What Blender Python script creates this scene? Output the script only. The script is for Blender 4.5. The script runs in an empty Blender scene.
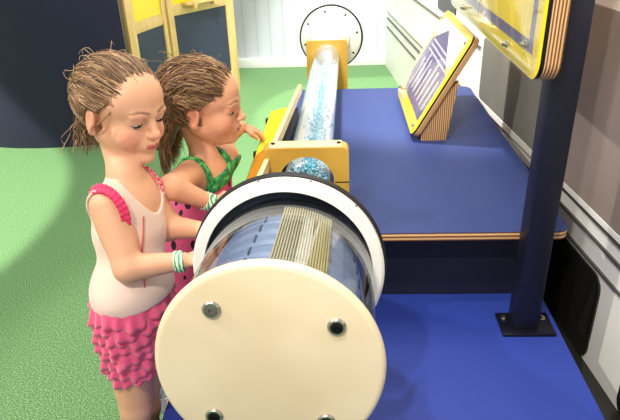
import bpy, bmesh, math, random
import numpy as np
from mathutils import Vector, Matrix, Euler
random.seed(7)
RNG = np.random.RandomState(11)
S = bpy.context.scene
COL = S.collection
PI = math.pi
rad = math.radians

# ---------------------------------------------------------------- camera
cam_d = bpy.data.cameras.new('camera'); cam = bpy.data.objects.new('camera', cam_d); COL.objects.link(cam)
S.camera = cam
cam_d.sensor_fit = 'HORIZONTAL'; cam_d.sensor_width = 36.0; cam_d.lens = 36.0*603/620
cam_d.clip_start = 0.05
Rc = [[0.99873229518933, -0.013542132816126509, -0.04848106006104992],
      [0.036722678335318115, -0.4627057470250083, 0.8857510014478729],
      [-0.03442742281573656, -0.886408485016259, -0.4616218693361993]]   # columns: right, down, forward
m = Matrix([[r[0], -r[1], -r[2]] for r in Rc]).to_4x4()
m.translation = Vector((0, 0, 1.4))
cam.matrix_world = m

# ---------------------------------------------------------------- world, lights, exposure
W = bpy.data.worlds.new('world'); S.world = W; W.use_nodes = True
W.node_tree.nodes['Background'].inputs[0].default_value = (1.0, 0.97, 0.93, 1)
W.node_tree.nodes['Background'].inputs[1].default_value = 0.55
S.view_settings.view_transform = 'Standard'; S.view_settings.look = 'None'
S.view_settings.gamma = 1.0; S.view_settings.use_curve_mapping = False
S.view_settings.exposure = 0.42

def look(o, tgt):
    d = Vector(tgt) - o.location
    o.rotation_euler = d.to_track_quat('-Z', 'Y').to_euler()
def area(name, loc, tgt, size, power, color=(1, 1, 1)):
    l = bpy.data.lights.new(name, 'AREA'); l.shape = 'SQUARE'; l.size = size; l.energy = power; l.color = color
    o = bpy.data.objects.new(name, l); COL.objects.link(o); o.location = loc; look(o, tgt); return o
def spot(name, loc, tgt, ang, power, soft=.03, blend=.1, color=(1, 1, 1)):
    l = bpy.data.lights.new(name, 'SPOT'); l.spot_size = rad(ang); l.spot_blend = blend; l.shadow_soft_size = soft
    l.energy = power; l.color = color
    o = bpy.data.objects.new(name, l); COL.objects.link(o); o.location = loc; look(o, tgt); return o
area('added_fill_light', (0.2, 2.6, 3.6), (0.2, 2.6, 0), 1.6, 40, (1, .96, .9))  # unseen soft overhead fill, added for overall brightness
spot('unseen_spot_light', (-0.7, -0.8, 3.3), (-0.1, 1.1, .7), 62, 195, .05, .5, (1, .93, .82))
spot('unseen_spot_light', (-3.3, 2.5, 3.4), (-3.3, 2.5, 0), 58, 760, .04, .06, (1, .97, .88))  # added spot, stands in for window light on the left floor
spot('unseen_spot_light', (-2.4, 0.9, 3.2), (-.38, 1.45, .8), 44, 190, .05, .4, (1, .94, .84))  # added rim light from the left, also brightens the console
spot('unseen_spot_light', (-.4, 0.2, 3.3), (.85, 1.5, .35), 44, 150, .06, .5, (1, .97, .92))  # added to brighten the near right wall and bench
spot('unseen_spot_light', (-.4, 2.8, 3.4), (0.75, 3.9, .6), 70, 640, .05, .3, (1, .97, .92))  # added to brighten the far right wall
spot('unseen_spot_light', (.35, 4.2, 3.5), (.35, 4.2, 0), 31, 300, .03, .06, (1, .97, .9))  # added to make the lit floor strip behind the table

# ---------------------------------------------------------------- materials
def lin(c):
    return tuple(((v/255)/12.92 if v/255 <= .04045 else ((v/255+.055)/1.055)**2.4) for v in c)
def mat(name, rgb, rough=.5, metal=0, noise=0, nscale=30, bump=0, bscale=200, coat=0, spec=.5, sheen=0, sss=0, lin_rgb=None):
    m = bpy.data.materials.new(name); m.use_nodes = True
    nt = m.node_tree; b = nt.nodes['Principled BSDF']
    c = lin_rgb or lin(rgb)
    b.inputs['Base Color'].default_value = (*c, 1); b.inputs['Roughness'].default_value = rough
    b.inputs['Metallic'].default_value = metal; b.inputs['Specular IOR Level'].default_value = spec
    b.inputs['Coat Weight'].default_value = coat; b.inputs['Coat Roughness'].default_value = .08
    b.inputs['Sheen Weight'].default_value = sheen
    if sss:
        b.inputs['Subsurface Weight'].default_value = sss; b.inputs['Subsurface Radius'].default_value = (.01, .004, .002)
        b.inputs['Subsurface Scale'].default_value = 1.0
    tc = nt.nodes.new('ShaderNodeTexCoord')
    if noise:
        n = nt.nodes.new('ShaderNodeTexNoise'); n.inputs['Scale'].default_value = nscale; n.inputs['Detail'].default_value = 4
        nt.links.new(tc.outputs['Object'], n.inputs['Vector'])
        mx = nt.nodes.new('ShaderNodeMix'); mx.data_type = 'RGBA'
        mx.inputs['A'].default_value = (*[v*(1-noise) for v in c], 1); mx.inputs['B'].default_value = (*[min(1, v*(1+noise)) for v in c], 1)
        nt.links.new(n.outputs['Fac'], mx.inputs['Factor']); nt.links.new(mx.outputs['Result'], b.inputs['Base Color'])
    if bump:
        n = nt.nodes.new('ShaderNodeTexNoise'); n.inputs['Scale'].default_value = bscale; n.inputs['Detail'].default_value = 3
        nt.links.new(tc.outputs['Object'], n.inputs['Vector'])
        bp = nt.nodes.new('ShaderNodeBump'); bp.inputs['Strength'].default_value = bump; bp.inputs['Distance'].default_value = .002
        nt.links.new(n.outputs['Fac'], bp.inputs['Height']); nt.links.new(bp.outputs['Normal'], b.inputs['Normal'])
    return m
def ramp_mat(name, kind, scale, stops, rough=.6, vec_scale=(1, 1, 1), bump=0, interp='LINEAR', coord='Object', dist=0, detail=4, rot=(0, 0, 0)):
    """texture -> colour ramp -> principled; kind NOISE, VORONOI or WAVE_X/Y/Z"""
    m = bpy.data.materials.new(name); m.use_nodes = True; nt = m.node_tree; b = nt.nodes['Principled BSDF']
    b.inputs['Roughness'].default_value = rough
    tc = nt.nodes.new('ShaderNodeTexCoord'); mp = nt.nodes.new('ShaderNodeMapping'); mp.inputs['Scale'].default_value = vec_scale; mp.inputs['Rotation'].default_value = rot
    nt.links.new(tc.outputs[coord], mp.inputs['Vector'])
    if kind == 'NOISE':
        t = nt.nodes.new('ShaderNodeTexNoise'); t.inputs['Detail'].default_value = detail; t.inputs['Distortion'].default_value = dist; out = t.outputs['Fac']
    elif kind == 'VORONOI':
        t = nt.nodes.new('ShaderNodeTexVoronoi'); out = t.outputs['Distance']
    else:
        t = nt.nodes.new('ShaderNodeTexWave'); t.bands_direction = kind[-1]; t.inputs['Distortion'].default_value = dist; t.inputs['Detail'].default_value = 2; out = t.outputs['Fac']
    t.inputs['Scale'].default_value = scale
    nt.links.new(mp.outputs['Vector'], t.inputs['Vector'])
    r = nt.nodes.new('ShaderNodeValToRGB'); r.color_ramp.interpolation = interp
    el = r.color_ramp.elements
    el[0].position = stops[0][0]; el[0].color = (*lin(stops[0][1]), 1); el[1].position = stops[-1][0]; el[1].color = (*lin(stops[-1][1]), 1)
    for p, c in stops[1:-1]:
        e = el.new(p); e.color = (*lin(c), 1)
    nt.links.new(out, r.inputs['Fac']); nt.links.new(r.outputs['Color'], b.inputs['Base Color'])
    if bump:
        bp = nt.nodes.new('ShaderNodeBump'); bp.inputs['Strength'].default_value = bump; bp.inputs['Distance'].default_value = .003
        nt.links.new(out, bp.inputs['Height']); nt.links.new(bp.outputs['Normal'], b.inputs['Normal'])
    return m
def vcol_mat(name, rough=.5, sss=0, spec=.4, bump=0, bscale=300, sheen=0):
    m = mat(name, (200, 200, 200), rough, bump=bump, bscale=bscale, spec=spec, sss=sss, sheen=sheen)
    nt = m.node_tree; a = nt.nodes.new('ShaderNodeAttribute'); a.attribute_name = 'Col'
    nt.links.new(a.outputs['Color'], nt.nodes['Principled BSDF'].inputs['Base Color'])
    return m
def clear_mat(name, tint=(1, 1, 1), gloss=.9, rough=.03, ior=.04, frost=0):
    m = bpy.data.materials.new(name); m.use_nodes = True; nt = m.node_tree
    nt.nodes.remove(nt.nodes['Principled BSDF']); out = nt.nodes['Material Output']
    t = nt.nodes.new('ShaderNodeBsdfTransparent'); t.inputs[0].default_value = (*tint, 1)
    g = nt.nodes.new('ShaderNodeBsdfGlossy'); g.inputs['Roughness'].default_value = rough; g.inputs[0].default_value = (gloss, gloss, gloss, 1)
    lw = nt.nodes.new('ShaderNodeLayerWeight'); pw = nt.nodes.new('ShaderNodeMath'); pw.operation = 'POWER'; pw.inputs[1].default_value = 5
    fr = nt.nodes.new('ShaderNodeMath'); fr.operation = 'MULTIPLY_ADD'; fr.inputs[1].default_value = .75; fr.inputs[2].default_value = ior
    nt.links.new(lw.outputs['Facing'], pw.inputs[0]); nt.links.new(pw.outputs[0], fr.inputs[0])
    mx = nt.nodes.new('ShaderNodeMixShader')
    nt.links.new(fr.outputs[0], mx.inputs[0]); nt.links.new(t.outputs[0], mx.inputs[1]); nt.links.new(g.outputs[0], mx.inputs[2])
    if frost:
        d = nt.nodes.new('ShaderNodeBsdfDiffuse'); d.inputs[0].default_value = (.9, .93, .95, 1)
        m2 = nt.nodes.new('ShaderNodeMixShader'); m2.inputs[0].default_value = frost
        nt.links.new(mx.outputs[0], m2.inputs[1]); nt.links.new(d.outputs[0], m2.inputs[2]); nt.links.new(m2.outputs[0], out.inputs[0])
    else:
        nt.links.new(mx.outputs[0], out.inputs[0])
    return m
M = dict(
    floor=ramp_mat('green_rubber_floor', 'NOISE', 230, [(.30, (38, 66, 36)), (.44, (84, 128, 76)), (.55, (106, 152, 96)), (.70, (176, 206, 160))], .9, bump=.18, detail=4),
    white=mat('white_wall', (236, 236, 232), .6, noise=.03, nscale=3),
    siding=ramp_mat('white_siding', 'WAVE_X', 2.6, [(0, (196, 201, 210)), (.04, (212, 217, 226)), (1, (218, 222, 230))], .55),
    greywin=ramp_mat('grey_window_film', 'NOISE', 2.2, [(.35, (122, 120, 112)), (.7, (146, 142, 132))], .7, vec_scale=(1, 1, .4)),
    brownwin=ramp_mat('brown_grey_film', 'NOISE', 2.0, [(.3, (132, 118, 110)), (.7, (158, 144, 134))], .6),
    blackwin=mat('dark_window_film', (34, 32, 28), .3, noise=.2, nscale=6),
    grey_line=mat('grey_groove', (70, 66, 62), .6),
    lilac=mat('pale_panel', (214, 218, 226), .55),
    planks=ramp_mat('white_planks', 'NOISE', 3, [(.3, (240, 238, 232)), (.7, (248, 246, 240))], .5),
    navy=mat('navy_fabric_panel', (18, 23, 56), .75, noise=.12, nscale=160, sheen=.2),
    navy_laminate=mat('navy_laminate', (34, 52, 108), .6, noise=.06, nscale=60, bump=.12, bscale=900),
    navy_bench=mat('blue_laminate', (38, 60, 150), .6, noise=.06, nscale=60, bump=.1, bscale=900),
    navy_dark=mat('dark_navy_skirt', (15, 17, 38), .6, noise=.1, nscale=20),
    post=mat('midnight_steel', (20, 21, 38), .45, metal=.1, noise=.06, nscale=15),
    plate=mat('black_steel', (20, 20, 32), .3, metal=.3),
    ply=ramp_mat('plywood_edge', 'WAVE_Z', 26, [(0, (112, 66, 36)), (.45, (150, 98, 56)), (.55, (214, 170, 112)), (1, (226, 186, 130))], .5, dist=.4),
    plyt=ramp_mat('plywood_tilted_edge', 'WAVE_X', 50, [(0, (112, 66, 36)), (.45, (150, 98, 56)), (.55, (214, 170, 112)), (1, (226, 186, 130))], .5, dist=.2, rot=(0, 2.628, 0)),
    plyx=ramp_mat('plywood_side_edge', 'WAVE_X', 40, [(0, (112, 66, 36)), (.45, (150, 98, 56)), (.55, (214, 170, 112)), (1, (226, 186, 130))], .5, dist=.4),
    wood=ramp_mat('pale_pine', 'NOISE', 5, [(.3, (222, 184, 116)), (.7, (240, 208, 146))], .5, vec_scale=(8, 8, 1), dist=1),
    wood_edge=ramp_mat('birch_edge', 'NOISE', 8, [(.3, (232, 198, 140)), (.7, (248, 224, 176))], .45, vec_scale=(1, 6, 6), dist=1),
    amber=ramp_mat('ochre_block', 'NOISE', 5, [(.3, (190, 146, 50)), (.7, (208, 168, 70))], .45, vec_scale=(1, 3, 1)),
    yellow=mat('yellow_film', (250, 226, 30), .35, coat=.3),
    yellow_sign=ramp_mat('yellow_reflection_swirls', 'WAVE_X', .9, [(0, (240, 214, 40)), (.55, (246, 222, 60)), (.8, (250, 240, 160)), (1, (244, 222, 70))], .18, dist=5, vec_scale=(1, 1, 1)),  # pale swirls are reflections of bright lights, painted into the colour
    shaded_yellow=mat('shaded_yellow_film', (222, 150, 26), .4),  # yellow console film in shadow, the shade put into the colour
    slate=mat('slate_board', (52, 60, 82), .55, noise=.15, nscale=4),
    cream=ramp_mat('cream_plastic', 'NOISE', 6, [(.3, (218, 200, 164)), (.7, (232, 216, 184))], .38, detail=2),
    whitepl=mat('white_plastic', (236, 232, 222), .35),
    offwhite=mat('ivory_plastic', (212, 206, 196), .4),
    rubber=mat('black_rubber', (18, 18, 22), .5),
    steel=mat('brushed_steel', (190, 186, 176), .25, metal=1),
    darkbolt=mat('dark_bolt', (40, 40, 42), .3, metal=.8),
    rotor=mat('blue_grey_rotor', (112, 130, 160), .4, noise=.15, nscale=8, coat=.2),
    rotor_dark=mat('dark_rotor_gap', (30, 36, 54), .4),
    fin=mat('tan_fin', (168, 154, 114), .9, spec=.05),
    glass=clear_mat('clear_acrylic', (.93, .95, .97), ior=.05),
    tube=clear_mat('clear_tube', (.98, .99, 1), ior=.04, frost=.03, rough=.05),
    cover=clear_mat('clear_cover', (.97, .97, .98), ior=.05, rough=.02),
    sign_glare=mat('painted_sign_glare', (250, 246, 220), .35),  # glare on the small sign, painted as a pale tone
    purple=mat('purple_print', (84, 74, 122), .4, noise=.15, nscale=30),
    skin=vcol_mat('skin', .48, sss=.12, spec=.35),
    eye=vcol_mat('eye_surface', .15, spec=.6),
    lash=mat('dark_lashes', (44, 28, 20), .7),
    hair=vcol_mat('hair_strands', .42, spec=.45),
    shirt=mat('cream_pink_cotton', (234, 204, 188), .8, noise=.04, nscale=25, bump=1.0, bscale=14, sheen=.3),
    piping=mat('red_piping', (206, 96, 84), .7),
    ruffle=mat('hot_pink_ruffle', (226, 44, 96), .7, noise=.08, nscale=60, sheen=.3),
    skirt=mat('rose_ruffle_cotton', (228, 84, 126), .75, noise=.08, nscale=60, sheen=.4),
    green=ramp_mat('green_leaf_print', 'NOISE', 70, [(.35, (14, 84, 52)), (.55, (38, 150, 78)), (.68, (128, 200, 96))], .7),
    bracelet=ramp_mat('green_zigzag_band', 'WAVE_X', 40, [(0, (60, 160, 96)), (.5, (96, 190, 120)), (.52, (226, 240, 222)), (1, (236, 244, 230))], .6, dist=6),
    sock=mat('lilac_sock', (186, 150, 206), .8),
    shoe=mat('grey_sneaker', (120, 120, 132), .6),
    sole=mat('white_sole', (226, 224, 220), .5),
    foam=vcol_mat('foam_beads', .6),
    hinge=mat('grey_screw', (120, 116, 108), .4, metal=.6),
    chalk=mat('white_knob', (230, 230, 226), .4),
)
# pink watermelon cotton with dark seeds
def watermelon():
    m = mat('watermelon_cotton', (232, 92, 140), .75, noise=.06, nscale=30); nt = m.node_tree; b = nt.nodes['Principled BSDF']
    tc = nt.nodes['Texture Coordinate']; mp = nt.nodes.new('ShaderNodeMapping'); mp.inputs['Scale'].default_value = (1, 1, .62)
    v = nt.nodes.new('ShaderNodeTexVoronoi'); v.inputs['Scale'].default_value = 34; v.inputs['Randomness'].default_value = .6
    nt.links.new(tc.outputs['Object'], mp.inputs['Vector']); nt.links.new(mp.outputs['Vector'], v.inputs['Vector'])
    r = nt.nodes.new('ShaderNodeValToRGB'); r.color_ramp.interpolation = 'CONSTANT'
    r.color_ramp.elements[0].color = (*lin((40, 14, 30)), 1); r.color_ramp.elements[1].position = .3; r.color_ramp.elements[1].color = (*lin((232, 92, 140)), 1)
    nt.links.new(v.outputs['Distance'], r.inputs['Fac']); nt.links.new(r.outputs['Color'], b.inputs['Base Color'])
    return m
M['melon'] = watermelon()

# ---------------------------------------------------------------- builders
def tag(o, label=None, cat=None, group=None, kind=None):
    if label: o['label'] = label
    if cat: o['category'] = cat
    if group: o['group'] = group
    if kind: o['kind'] = kind
    return o
def empty(name, loc=(0, 0, 0), rot=(0, 0, 0)):
    o = bpy.data.objects.new(name, None); COL.objects.link(o); o.location = loc; o.rotation_euler = rot
    o.empty_display_size = .05; return o
def T(loc=(0, 0, 0), rot=(0, 0, 0)):
    return Matrix.Translation(loc) @ Euler(rot).to_matrix().to_4x4()
class MB:
    def __init__(s): s.v = []; s.f = []
    def add(s, vs, fs, M_=None):
        n = len(s.v)
        s.v += [tuple(M_ @ Vector(v)) if M_ else tuple(v) for v in vs]; s.f += [tuple(i+n for i in f) for f in fs]; return s
    def box(s, c, d, M_=None, bev=0):
        bm = bmesh.new(); bmesh.ops.create_cube(bm, size=1)
        for v in bm.verts: v.co = Vector((c[0]+v.co.x*d[0], c[1]+v.co.y*d[1], c[2]+v.co.z*d[2]))
        if bev: bmesh.ops.bevel(bm, geom=bm.edges[:], offset=bev, segments=2, affect='EDGES', profile=.5)
        s.bm(bm, M_); return s
    def bm(s, bm, M_=None):
        bm.verts.index_update(); s.add([v.co[:] for v in bm.verts], [[v.index for v in f.verts] for f in bm.faces], M_); bm.free()
    def lathe(s, prof, n=64, M_=None, closed=False):
        """prof: (r, h) about local +Y axis"""
        vs = []; fs = []
        for r, h in prof:
            for k in range(n):
                a = 2*PI*k/n; vs.append((r*math.cos(a), h, r*math.sin(a)))
        L = len(prof)
        for i in range(L if closed else L-1):
            j = (i+1) % L
            for k in range(n):
                k2 = (k+1) % n; fs.append((i*n+k, j*n+k, j*n+k2, i*n+k2))
        if not closed:
            if prof[0][0] > 1e-5: fs.append(tuple(range(n)))
            if prof[-1][0] > 1e-5: fs.append(tuple(reversed(range((L-1)*n, L*n))))
        s.add(vs, fs, M_); return s
    def tube(s, pts, r, n=8, M_=None, cap=True):
        pts = [Vector(p) for p in pts]; vs = []; fs = []
        rr = r if hasattr(r, '__len__') else [r]*len(pts)
        up = None
        for i, p in enumerate(pts):
            t = (pts[min(i+1, len(pts)-1)]-pts[max(i-1, 0)]).normalized()
            if up is None: up = t.orthogonal().normalized()
            up = (up-t*up.dot(t)).normalized(); b = t.cross(up)
            for k in range(n):
                a = 2*PI*k/n; vs.append(p+(up*math.cos(a)+b*math.sin(a))*rr[i])
        for i in range(len(pts)-1):
            for k in range(n):
                k2 = (k+1) % n; fs.append((i*n+k, i*n+k2, (i+1)*n+k2, (i+1)*n+k))
        if cap: fs.append(tuple(reversed(range(n)))); fs.append(tuple(range((len(pts)-1)*n, len(pts)*n)))
        s.add(vs, fs, M_); return s
    def prism(s, poly, h, M_=None, bev=0):
        """poly in local XY, extruded 0..h along local Z"""
        bm = bmesh.new(); vs = [bm.verts.new((p[0], p[1], 0)) for p in poly]; f = bm.faces.new(vs)
        r = bmesh.ops.extrude_face_region(bm, geom=[f]); bmesh.ops.translate(bm, vec=(0, 0, h), verts=[g for g in r['geom'] if isinstance(g, bmesh.types.BMVert)])
        bmesh.ops.recalc_face_normals(bm, faces=bm.faces[:])
        if bev: bmesh.ops.bevel(bm, geom=[e for e in bm.edges if e.calc_face_angle(0) > .6], offset=bev, segments=2, affect='EDGES', profile=.5)
        s.bm(bm, M_); return s
    def build(s, name, m, parent=None, smooth=True, angle=35):
        me = bpy.data.meshes.new(name); me.from_pydata(s.v, [], s.f); me.update()
        bm = bmesh.new(); bm.from_mesh(me); bmesh.ops.recalc_face_normals(bm, faces=bm.faces[:])
        if smooth:
            lim = rad(angle)
            for f in bm.faces: f.smooth = True
            for e in bm.edges: e.smooth = not (len(e.link_faces) == 2 and e.calc_face_angle(0) > lim)
        bm.to_mesh(me); bm.free()
        me.materials.append(m)
        o = bpy.data.objects.new(name, me); COL.objects.link(o)
        if parent: o.parent = parent
        return o
def rrect(x0, y0, x1, y1, r, n=6, corners=(1, 1, 1, 1)):
    out = []
    for (cx, cy, a0, on) in ((x1-r, y0+r, -90, corners[0]), (x1-r, y1-r, 0, corners[1]), (x0+r, y1-r, 90, corners[2]), (x0+r, y0+r, 180, corners[3])):
        if on:
            for k in range(n+1):
                a = rad(a0+90*k/n); out.append((cx+r*math.cos(a), cy+r*math.sin(a)))
        else:
            out.append((x1 if cx > (x0+x1)/2 else x0, y1 if cy > (y0+y1)/2 else y0))
    return out
def struct(o): o['kind'] = 'structure'; return o

# ================================================================= SETTING
struct(MB().box((-1.5, 2.3, -.05), (9.4, 7.4, .1)).build('floor', M['floor']))
bw = struct(MB().box((-1.7, 5.62, 1.2), (5.0, .1, 2.4)).build('wall_back', M['siding']))
struct(MB().box((-1.8, 5.56, .045), (4.7, .02, .09), bev=.004).build('baseboard_back', M['white']))
# right wall: runs 5 degrees off the depth direction
WD = Vector((-.35, 3.95, 0)).normalized(); WO = Vector((.80, 1.5, 0)); WN = Vector((-WD.y, WD.x, 0))   # WN points into the room
WM = Matrix(((WD.x, WN.x, 0, WO.x), (WD.y, WN.y, 0, WO.y), (0, 0, 1, 0), (0, 0, 0, 1)))
def wbox(s0, s1, z0, z1, d0, d1, bev=0):
    return MB().box(((s0+s1)/2, (d0+d1)/2, (z0+z1)/2), (abs(s1-s0), abs(d1-d0), z1-z0), WM, bev)
struct(wbox(-1.6, 4.05, 0, 2.3, -.1, 0).build('wall_right', M['planks']))
def wpanel(s0, s1, z0, z1, r, name, m, h=.006, corners=(1, 1, 1, 1)):
    P = rrect(s0, z0, s1, z1, r, corners=corners)
    Mx = WM @ Matrix(((1, 0, 0, 0), (0, 0, 1, 0), (0, 1, 0, 0), (0, 0, 0, 1)))
    return MB().prism(P, h, Mx).build(name, m, smooth=False)
for i, (s0, s1, z0, z1, r, mm) in enumerate([(.60, 1.35, .515, .80, .02, 'greywin'), (-1.2, .50, .515, 1.09, .03, 'brownwin'),
                                            (1.86, 2.25, .79, 1.5, .02, 'blackwin'), (.05, 1.9, .02, .335, .05, 'blackwin'), (-1.5, -.15, .02, .335, .05, 'blackwin')]):
    w = struct(wpanel(s0, s1, z0, z1, r, 'window_%d' % (i+1), M[mm]))
i = 1
for s0, s1, z0, z1, mm in [(-1.5, 4.0, .427, .435, 'grey_line'), (-1.5, 4.0, .482, .487, 'grey_line'), (.55, 4.0, .487, .513, 'white'), (-1.5, .55, .495, .513, 'white'),
                           (-1.5, 4.0, .352, .358, 'grey_line'), (1.4, 4.0, .74, .744, 'grey_line'), (2.4, 4.0, 1.0, 1.004, 'grey_line')]:
    struct(wbox(s0, s1, z0, z1, 0, .008).build('trim_%d' % i, M[mm], smooth=False)); i += 1

struct(wbox(-1.5, 1.75, 0, .02, .001, .135).build('trim_%d' % i, M['blackwin'], smooth=False))
# ================================================================= NAVY CURVED PARTITION
mb = MB(); vs = []; fs = []; n = 40
c0 = Vector((-1.95, 4.95)); R0 = 1.34
for k in range(n+1):
    a = rad(-165 + 103*k/n)
    for rr in (R0, R0-.05):
        for z in (0, 2.3): vs.append((c0.x+rr*math.cos(a), c0.y+rr*math.sin(a), z))
for k in range(n):
    a, b = 4*k, 4*k+4
    fs += [(a, b, b+1, a+1), (a+2, a+3, b+3, b+2), (a+1, b+1, b+3, a+3), (a, a+2, b+2, b)]
fs += [(0, 1, 3, 2), (4*n, 4*n+2, 4*n+3, 4*n+1)]
o = mb.add(vs, fs).build('curved_partition', M['navy'])
tag(o, 'tall curved navy fabric partition standing on the green floor, far left', 'partition')

# ================================================================= HINGED CHALKBOARD SCREENS
def screen(a, b, s0, s1, cz0, cz1, cs0, cs1, label):
    a = Vector((*a, 0)); b = Vector((*b, 0)); d = (b-a).normalized(); nn = Vector((d.y, -d.x, 0))
    Mx = Matrix(((d.x, nn.x, 0, a.x), (d.y, nn.y, 0, a.y), (0, 0, 1, 0), (0, 0, 0, 1)))
    root = empty('chalkboard_screen', a + d*s0)
    inv = root.matrix_basis.inverted() if False else Matrix.Translation(-(a+d*s0))
    Mx = inv @ Mx
    H = 1.35
    def bx(x0, x1, z0, z1, y0=-.02, y1=.02, bev=.003): return MB().box(((x0+x1)/2, (y0+y1)/2, (z0+z1)/2), (x1-x0, y1-y0, z1-z0), Mx, bev)
    bx(s0, cs0, 0, H).build('stile', M['wood'], root); bx(cs1, s1, 0, H).build('stile', M['wood'], root)
    bx(cs0, cs1, .0, cz0, -.018, .018).build('bottom_rail', M['wood'], root)
    bx(cs0, cs1, cz1, cz1+.075, -.018, .018).build('middle_rail', M['wood'], root)
    bx(cs0, cs1, H-.06, H, -.018, .018).build('top_rail', M['wood'], root)
    tag(bx(cs0, cs1, cz0, cz1, -.008, .008, 0).build('board', M['slate'], root), 'dark slate lower board')
    tag(bx(cs0, cs1, cz1+.075, H-.06, -.008, .008, 0).build('board', M['yellow'], root), 'bright yellow upper board')
    MB().lathe([(.0, .018), (.010, .018), (.012, .026), (.008, .034), (0, .036)], 14, Mx @ T((cs0+.05, 0, (cz0+cz1)/2-.03))).build('knob', M['chalk'], root)
    tag(root, label, 'screen'); return root
r1 = screen((-1.38, 3.75), (-1.22, 4.3), .14, .615, .12, .64, .225, .565, 'pine framed screen with narrow slate board, set edge-on beside the navy partition')
r2 = screen((-1.22, 4.3), (-.83, 4.85), .05, .70, .17, .68, .10, .62, 'pine framed screen with wide slate board, nearest the white back wall')
# small pale shelf with pegs at the top of the second screen
d = (Vector((-.83, 4.85, 0))-Vector((-1.22, 4.3, 0))).normalized(); nn = Vector((d.y, -d.x, 0))
Ms = Matrix(((d.x, nn.x, 0, 0), (d.y, nn.y, 0, 0), (0, 0, 1, 0), (0, 0, 0, 1)))
MB().box((.30, .05, .752), (.34, .07, .02), Ms, .003).box((.20, .07, .742), (.03, .05, .05), Ms, .003).box((.40, .07, .742), (.03, .05, .05), Ms, .003).build('shelf', M['wood'], r2)

# ================================================================= BENCH AND TABLE
bench = empty('bench', (.1, 1.0, 0))
P = [(-.46-.1, -.4), (.65-.1, -.4), (.65-.1, .60), (-.46-.1, .60)]
MB().prism([(-.56, -.75), (.55, -.75), (.55, 2.0), (-.28, 2.0), (-.28, .50), (-.56, .50)], .022, T((0, 0, .206)), .003).build('bench_top', M['navy_bench'], bench)
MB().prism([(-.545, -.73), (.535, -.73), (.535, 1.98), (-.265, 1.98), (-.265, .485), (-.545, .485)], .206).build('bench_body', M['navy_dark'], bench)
tag(bench, 'low blue laminate plinth under the clear drum and the steel post', 'bench')
table = empty('table', (.2, 2.3, .228))
tx, ty = .2, 2.3
tp = rrect(-.205-tx, 1.535-ty, .665-tx, 3.02-ty, .035, corners=(1, 1, 0, 0))
MB().prism(tp, .027, T((0, 0, .2645)), .001).build('tabletop_edge', M['ply'], table)
tp2 = [(x*(1-.0) , y) for x, y in tp]
MB().prism(tp, .004, T((0, 0, .2885)), .0015).build('tabletop', M['navy_laminate'], table)
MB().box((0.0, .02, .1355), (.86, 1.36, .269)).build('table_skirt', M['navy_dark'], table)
tag(table, 'navy laminate table with plywood edge carrying the clear tube', 'table')
# platform behind the table that carries the far drum
ped = MB().prism(rrect(-.15, 3.08, .02, 4.02, .02), .418, T((0, 0, .0)), .003).build('far_platform', M['navy_dark'])
tag(ped, 'dark navy plinth under the far white drum, behind the table', 'plinth')

# ================================================================= STEEL POST
post = empty('steel_post', (.548, 1.478, .228))
MB().box((0, 0, .9), (.072, .072, 1.8), None, .006).build('post_shaft', M['post'], post)
MB().box((.006, -.004, .005), (.155, .105, .010), None, .002).build('base_plate', M['plate'], post)
for bx_, by_ in ((-.052, .022), (.062, .02), (-.052, -.038), (.062, -.038)):
    if by_ < 0: continue
    b = MB().lathe([(.011, 0), (.011, .002), (.007, .003), (.007, .008), (0, .010)], 12, T((bx_, by_, .010), (PI/2, 0, 0))).build('anchor_bolt', M['steel'], post)
tag(post, 'dark navy square steel post bolted to the blue plinth', 'post')

# ================================================================= BIG SIGN ON THE POST
bs = empty('sign_board', (.500, 1.95, 1.3))
# local frame: X = thickness (+X towards wall), Y depth, Z up
Mf = Matrix(((0, 0, 1, 0), (1, 0, 0, 0), (0, 1, 0, 0), (0, 0, 0, 1)))     # poly (y,z) extruded along x
ln = rrect(-.56, -.305, .60, .42, .05)
for k in range(1):
    MB().prism(ln, .038, Mf @ T((0, 0, -.028)), .002).build('plywood_panel', M['plyx'], bs)
MB().prism(ln, .008, Mf @ T((0, 0, -.037)), .001).build('backing_sheet', M['plate'], bs)
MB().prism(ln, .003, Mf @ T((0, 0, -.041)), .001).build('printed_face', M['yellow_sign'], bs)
st = MB()
st.prism([(-.50, -.25), (.45, -.25), (.45, -.222), (-.47, -.222), (-.47, .35), (-.50, .35)], .0012, Mf @ T((0, 0, -.0424)))
st.build('printed_stripe', M['purple'], bs, smooth=False)
MB().prism(rrect(-.55, -.297, .59, .41, .045), .004, Mf @ T((0, 0, -.0475)), .001).build('clear_cover', M['cover'], bs)
for yy, zz in ((-.46, -.235), (-.30, -.268), (.30, -.27), (.54, -.265)):
    MB().lathe([(.011, 0), (.011, -.003), (.006, -.005), (.006, -.012), (0, -.014)], 14, T((-.0478, yy, zz), (0, 0, -PI/2))).build('standoff_bolt', M['steel'], bs)
tag(bs, 'large yellow sign with painted-in reflection swirls and purple stripe, bolted on the post', 'sign')

# ================================================================= SMALL TILTED SIGN ON THE TABLE
ss = empty('reading_rail', (.382, 2.3, .52))
ax = Vector((.498-.286, 0, .925-.548)); L_ = ax.length; ax.normalize(); nrm = Vector((-ax.z, 0, ax.x))
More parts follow.
